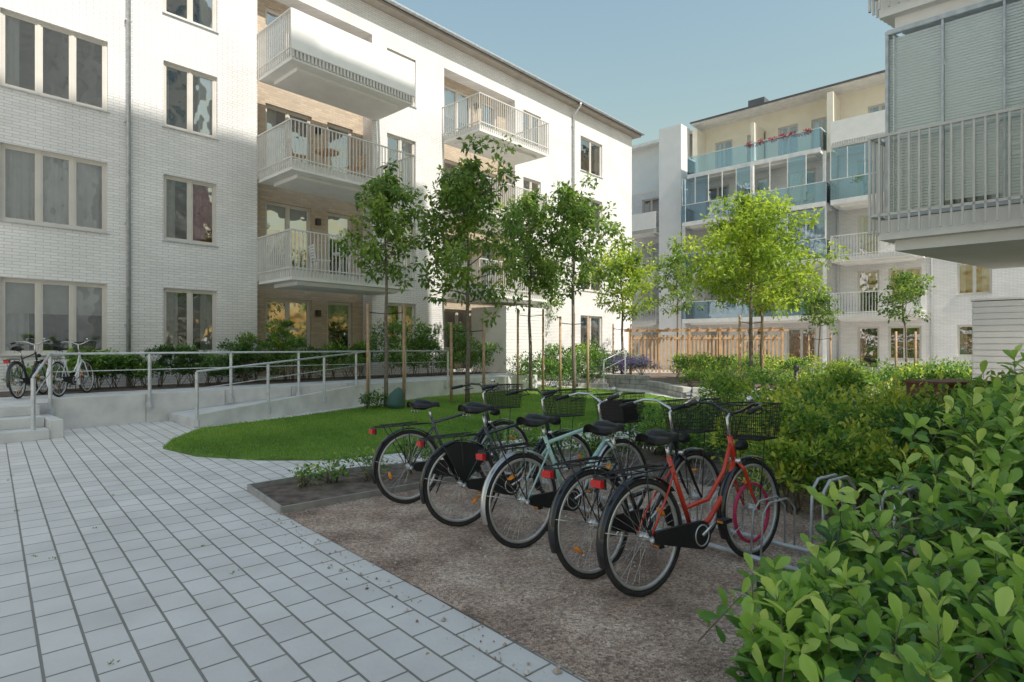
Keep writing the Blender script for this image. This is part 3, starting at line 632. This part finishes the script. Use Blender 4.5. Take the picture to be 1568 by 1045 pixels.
def laurel(name,poly,hf,ns,seed,Lf=.085):
    rs=np.random.default_rng(seed); q=samp(poly,ns)
    h=np.array([hf(x,y) for x,y in q])
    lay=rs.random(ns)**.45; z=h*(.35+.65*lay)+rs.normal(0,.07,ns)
    z=np.maximum(z,.06)
    ax=unit(np.column_stack([rs.normal(-.12,.4,ns),rs.normal(-.15,.4,ns),np.ones(ns)]))
    mb=MB(); P=[];D=[];NN=[];LN=[];RN=[]
    golden=2.4
    for i in range(ns):
        tip=np.array([q[i,0],q[i,1],z[i]]); a=ax[i]; u=np.cross(a,[0,1,0.1]); u/=np.linalg.norm(u); v=np.cross(a,u)
        SL=rs.uniform(.13,.26); nl=rs.integers(8,13)
        if lay[i]>.3: mb.tube([tip-a*SL*1.5,tip],[.003,.0015],4)
        ph=rs.random()*6; tone=rs.normal(0,.14)
        for j in range(nl):
            f=j/(nl-1); base=tip-a*SL*(1-f); an=ph+j*golden; el=.2+.8*f*f+rs.normal(0,.16)
            out=u*math.cos(an)+v*math.sin(an); dd=out*math.cos(el)+a*math.sin(el)
            P.append(base);D.append(dd);NN.append(a*math.cos(el)-out*math.sin(el)+rs.normal(0,.2,3)); LN.append(Lf*rs.uniform(.6,1.25)*(1-.25*f))
            RN.append(.05+.40*lay[i]+.46*f**2*lay[i]+tone+rs.normal(0,.07))  # leaf tone darker on lower shoots, paler at shoot tips, plus scatter
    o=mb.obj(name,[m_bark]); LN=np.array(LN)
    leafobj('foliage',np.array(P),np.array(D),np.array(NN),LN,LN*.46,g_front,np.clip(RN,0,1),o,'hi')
    return o
lp=[(1.0,1.7),(.86,2.2),(1.05,2.7),(1.7,3.0),(2.5,3.5),(3.4,4.2),(5.2,4.4),(5.2,1.2),(1.5,1.1)]
def hf(x,y):
    e=min(1,max(0,(x-.85)/1.4)); return .33+.60*e**.9+.24*min(1.5,max(0,x-2))+.09*math.sin(x*5)*math.cos(y*4)
laurel('laurel_bush',lp,hf,1900,3,.122)

# ------------------------------------------------------------ bicycles
def bike_mat(name,c,metal=.0,rough=.25): 
    m=M(name,c,tuple(x*.9 for x in c),4,rough,metal); m.node_tree.nodes['Principled BSDF'].inputs['Coat Weight'].default_value=.4; return m
m_tyre=M('tyre_rubber',(.022,.022,.024),(.04,.038,.035),20,.8)
m_chrome=M('chrome',(.70,.70,.70),(.58,.58,.58),8,.25,.8)
m_saddle=M('saddle_vinyl',(.02,.02,.022),None,10,.45)
m_red=M('reflector_red',(.6,.02,.02),None,5,.25); m_or=M('reflector_orange',(.9,.32,.03),None,5,.25)
m_alu=M('brushed_alu',(.68,.68,.67),(.56,.56,.56),10,.35,.6)
m_lock=M('lock_cable',(.6,.03,.12),None,5,.4)
def bike(x,y,rz,lean,fm,step=False,basket='wire',guard=None,lock=False,skirt=False,sad=.95,bars=None,steer=0):
    guard=guard or fm; mb=MB(); hz=.348
    def wheel(cx):
        mb.ring((cx,0,hz),.328,.018,48,8,1); mb.ring((cx,0,hz),.300,.013,48,6,2)
        mb.tube([(cx,-.05,hz),(cx,-.03,hz),(cx,-.028,hz),(cx,.028,hz),(cx,.03,hz),(cx,.05,hz)],[.014,.014,.028,.028,.014,.014],10,2)
        ns=32
        for i in range(ns):
            a=2*math.pi*i/ns; s=.025*(1 if i%2 else -1); a2=a+(.5 if (i//2)%2 else -.5)
            mb.tube([(cx+.025*math.cos(a2),s,hz+.025*math.sin(a2)),(cx+.297*math.cos(a),0,hz+.297*math.sin(a))],.0016,3,4,cap=False)
        a=random.random()*6
        for s in (-.012,.012):
            c=Vector((cx+.2*math.cos(a),s,hz+.2*math.sin(a))); t=Vector((-math.sin(a),0,math.cos(a)))*.035; mb.tube([c-t,c,c+t],[.006,.012,.006],6,6)
    wheel(0); wheel(1.10)
    def fender(cx,a0,a1,mi=7):
        k=24; vs=[]
        for i in range(k+1):
            a=R(a0+(a1-a0)*i/k)
            for yy,rr in ((-.03,.358),(-.018,.368),(0,.371),(.018,.368),(.03,.358)): vs.append((cx+rr*math.cos(a),yy,hz+rr*math.sin(a)))
        mb.add(vs,[(i*5+j,i*5+j+1,i*5+5+j+1,i*5+5+j) for i in range(k) for j in range(4)],mi,True)
    fender(0,38,198); fender(1.10,62,205)
    for s in(-.035,.035):
        mb.tube([(0,s*1.3,hz),(-.345,s,hz+.09)],.0025,4,4); mb.tube([(1.1,s*1.3,hz),(.79,s,hz-.14)],.0025,4,4)
    BB=(.45,0,.29); HT=(.885,0,.87); HBt=(.925,0,.70)
    mb.tube([BB,(.29-.04,0,.80)],.0155,10,0); mb.tube([HT,HBt],.019,10,0)
    if step:
        mb.tube([HBt,(.80,0,.50),(.62,0,.345),BB],.018,10,0)
        mb.tube([(.895,0,.83),(.80,0,.64),(.62,0,.48),(.385,0,.46)],.0145,10,0)
    else:
        mb.tube([HBt,BB],.0175,10,0); mb.tube([(.89,0,.85),(.275,0,.745)],.0145,10,0)
    for s in (-.055,.055):
        mb.tube([BB,(.3,s,.30),(0,s,hz)],.009,6,0); mb.tube([(.28,s*.3,.70),(.12,s,.52),(0,s,hz)],.0075,6,0)
        mb.tube([(.93,s*.5,.69),(.955,s,.64),(1.03,s,.47),(1.1,s,hz)],[.013,.013,.011,.008],8,0)
    mb.tube([(.925,-.05,.70),(.925,.05,.70)],.016,8,4)
    mb.tube([(.45,-.045,.29),(.45,.045,.29)],.022,10,3)
    mb.tube([(.26,0,.77),(.235,0,sad-.06)],.0125,8,4)
    mb.tube([(.06,0,sad-.01),(.10,0,sad),(.17,0,sad-.005),(.26,0,sad-.01),(.34,0,sad-.005)],[.03,.05,.055,.03,.016],12,3)
    sv=[];prof=[(-.01,.055,.012),(.02,.095,.0),(.08,.10,-.004),(.14,.075,-.008),(.20,.045,-.008),(.27,.028,-.004),(.31,.018,-.012)]
    for (xx,w,dz) in prof:
        for a in range(9):
            t=a/8*math.pi; sv.append((.03+xx,w*math.cos(t),sad-.028+dz+.05*max(0,math.sin(t))**.6))
    mb.add(sv,[(i*9+j,i*9+j+1,i*9+10+j,i*9+9+j) for i in range(6) for j in range(8)]+[tuple(range(9))],3,True)
    for s in(-.03,.03): mb.ring((.075,s,sad-.06),.018,.004,10,4,4)
    hb=8
    mb.tube([(.885,0,.86),(.868,0,1.0),(.90,0,1.02)],[.012,.013,.013],8,4)
    for s in(-1,1):
        mb.tube([(.90,0,1.02),(.925,s*.07,1.045),(.93,s*.16,1.09),(.88,s*.25,1.10),(.80,s*.285,1.08),(.70,s*.30,1.065)],.011,8,hb)
        mb.tube([(.79,s*.287,1.079),(.665,s*.302,1.06)],.0165,8,3)
        mb.tube([(.86,s*.26,1.085),(.90,s*.25,1.05),(.80,s*.27,1.035)],.005,5,3)
        mb.tube([(.89,s*.22,1.09),(.97,s*.13,1.12),(.98,s*.03,1.0),(.93,s*.02,.86)],.003,4,3)
    mb.tube([(.88,-.17,1.115),(.88,-.17,1.14),(.88,-.17,1.15)],[.022,.022,.008],10,4)
    mb.tube([(.95,0,.79),(.99,0,.795),(1.04,0,.8)],[.015,.035,.04],10,3)
    for s in(-.065,.065):
        mb.tube([(.24,s*.5,.74),(.1,s,.745),(-.33,s,.745)],.005,6,3); mb.tube([(-.22,s,.745),(0,s*.95,hz)],.0045,6,3); mb.tube([(-.02,s,.745),(0,s*.95,hz)],.0045,6,3)
    for xx in (.08,-.04,-.16,-.33): mb.tube([(xx,-.065,.745),(xx,.065,.745)],.005,6,3)
    for yy in (-.02,.02): mb.tube([(.1,yy,.765),(-.28,yy,.76)],.004,5,3)
    mb.box(-.372,-.345,-.04,.04,.69,.73,5); mb.box(-.345,-.335,-.05,.05,.68,.74,3)
    y0=-.062
    k=14; out=[]
    for i in range(k+1): a=R(-90+180*i/k); out.append((.45+.09*math.cos(a),.29+.09*math.sin(a)))
    for i in range(k+1): a=R(90+180*i/k); out.append((.06+.04*math.cos(a),.345+.04*math.sin(a)))
    kk=len(out); mb.add([(a,y0-.012,c) for a,c in out]+[(a,y0+.012,c) for a,c in out],[tuple(range(kk)),tuple(range(kk,2*kk))[::-1]]+[(i,kk+i,kk+(i+1)%kk,(i+1)%kk) for i in range(kk)],3)
    mb.ring((.45,y0-.014,.29),.065,.005,24,5,2)
    ca=random.uniform(-.6,.6)
    for s,yy in((1,-.085),(-1,.085)):
        e=(.45+s*.17*math.cos(ca),yy,.29+s*.17*math.sin(ca)); mb.tube([(.45,yy*.9,.29),e],[.012,.009],6,4)
        ys=yy*1.9; mb.tube([e,(e[0],ys,e[2])],.006,5,4)
        mb.box(e[0]-.045,e[0]+.045,min(yy*1.2,ys),max(yy*1.2,ys),e[2]-.012,e[2]+.012,3)
        mb.box(e[0]-.047,e[0]-.0455,min(yy*1.3,ys*.95),max(yy*1.3,ys*.95),e[2]-.007,e[2]+.007,6)
    mb.tube([(.42,.03,.28),(.38,.17,.02)],.008,6,3)
    mb.tube([(-.0,-.06,hz),(-.02,-.09,hz-.01)],[.02,.01],8,2)
    if skirt:
        for s in(-.05,.05):
            vs=[(.02*0,s,hz)]+[(.345*math.cos(R(a)),s*.8,hz+.345*math.sin(R(a))) for a in range(40,121,10)]; mb.add(vs,[(0,i,i+1) for i in range(1,len(vs)-1)],3)
    if basket:
        x0,x1,w,z0,z1=.985,1.26,.175,.84,1.08
        def rect(z,sc,r,mi=3):
            cx=(x0+x1)/2; hx=(x1-x0)/2*sc; hw=w*sc
            mb.tube([(cx-hx,-hw,z),(cx+hx,-hw,z),(cx+hx,hw,z),(cx-hx,hw,z)],r,4,mi,closed=True)
        for i in range(10): f=i/9; rect(z0+(z1-z0)*f,.82+.18*f,.005 if i in(0,9) else .0018)
        cx=(x0+x1)/2; hx=(x1-x0)/2
        for i in range(17):
            f=-1+2*i/16
            for sy in(-1,1): mb.tube([(cx+f*hx*.82,sy*w*.82,z0),(cx+f*hx,sy*w,z1)],.0017,3,3,cap=False)
        for i in range(21):
            f=-1+2*i/20
            for sx in(-1,1): mb.tube([(cx+sx*hx*.82,f*w*.82,z0),(cx+sx*hx,f*w,z1)],.0017,3,3,cap=False)
            mb.tube([(cx-hx*.82,f*w*.82,z0),(cx+hx*.82,f*w*.82,z0)],.0018,3,3,cap=False)
        mb.tube([(1.1,-.06,hz),(1.14,-.1,.84)],.004,5,3); mb.tube([(1.1,.06,hz),(1.14,.1,.84)],.004,5,3)
        if basket=='fill': mb.box(x0+.04,x1-.05,-w+.05,w-.05,z0+.01,z1-.05,3)
    if lock:
        mb.ring((1.10,.0,hz-.03),.20,.013,30,6,9)
    o=mb.obj('bicycle',[fm,m_tyre,m_alu,m_saddle,m_chrome,m_red,m_or,guard,bars or m_chrome,m_lock])
    o.location=(x,y,0.008); o.rotation_euler=(lean,0,rz); return o
fb=bike_mat('paint_black',(.015,.015,.018)); fr=bike_mat('paint_red',(.62,.05,.02)); fm_=bike_mat('paint_mint',(.46,.70,.65)); fg=bike_mat('paint_grey',(.06,.065,.07)); fw=bike_mat('paint_white',(.78,.78,.77)); fgr=bike_mat('paint_dark_green',(.02,.05,.04))
gs=bike_mat('guard_silver',(.55,.55,.55),.8,.3)
A=math.atan2(.57,.82)
bike(-.97,5.56,A+.02,R(-3),fg,False,sad=.93,guard=fb,bars=fb)
bike(-.41,4.86,A-.03,R(-4),fgr,False,skirt=True,sad=.97,guard=fb,bars=fb)
bike(.09,4.34,A+.06,R(-4),fm_,False,basket='fill',guard=gs,sad=.93,bars=m_chrome)
bike(.54,3.77,A+.05,R(-5),fb,True,sad=.95,guard=fb)
bike(.80,3.51,A+.0,R(-3),fr,True,lock=True,sad=.93,guard=fb,bars=fb)
RW=math.atan2(.672,-.741)
x,y=W(-4.55,2.5); o=bike(x,y,RW-.50,R(-4),fb,False,basket=None); o.location.z=.505
x,y=W(-3.95,2.6); o=bike(x,y,RW-.62,R(-4),fw,True,basket='wire'); o.location.z=.505
mb=MB(); u=Vector((.82,.57)); v=Vector((.645,-.764))
r0=Vector((-.45,6.5)); r1=Vector((2.35,3.2))
mb.tube([(r0.x,r0.y,.05),(r1.x,r1.y,.05)],.02,8); rr0=r0+u*.42; rr1=r1+u*.42; mb.tube([(rr0.x,rr0.y,.05),(rr1.x,rr1.y,.05)],.02,8)
for i in range(11):
    q=r0.lerp(r1,(i+.3)/11); hh=0 if i<9 else .22
    for s in(-.035,.035):
        w_=q+(r1-r0).normalized()*s; e=w_+u*.42
        mb.tube([(w_.x,w_.y,.05),(w_.x+u.x*.03,w_.y+u.y*.03,.36+hh),(w_.x+u.x*.1,w_.y+u.y*.1,.42+hh),(e.x-u.x*.1,e.y-u.y*.1,.42+hh),(e.x,e.y,.34+hh),(e.x,e.y,.05)],.007+.004*(hh>0),6)
mb.obj('bicycle_rack',[m_metal])

# ------------------------------------------------------------ sky, sun, camera
w=bpy.data.worlds.new('World'); scene.world=w; w.use_nodes=True; nt=w.node_tree
bg=nt.nodes['Background']; sk=nt.nodes.new('ShaderNodeTexSky'); sk.sky_type='NISHITA'; sk.sun_disc=False
S=Vector((.70*math.cos(R(EL)),-.714*math.cos(R(EL)),math.sin(R(EL))))
sk.sun_elevation=R(EL); sk.sun_rotation=math.atan2(.70,-.714); sk.air_density=3.0; sk.dust_density=1.8; sk.ozone_density=5.0
nt.links.new(sk.outputs[0],bg.inputs[0]); bg.inputs[1].default_value=.15
sd=bpy.data.lights.new('sun','SUN'); sd.energy=5; sd.angle=R(.53); sd.color=(1,.94,.85)
so=bpy.data.objects.new('sun',sd); scene.collection.objects.link(so); so.rotation_euler=S.to_track_quat('Z','Y').to_euler()
cd=bpy.data.cameras.new('camera'); cd.lens=20.66; cd.sensor_width=36; cd.shift_y=.0048; cd.clip_end=1500; cd.clip_start=.05
co=bpy.data.objects.new('camera',cd); scene.collection.objects.link(co); co.location=(0,0,1.5); co.rotation_euler=(R(90),0,0)
scene.camera=co
scene.view_settings.view_transform='Standard'; scene.view_settings.look='None'; scene.view_settings.exposure=0
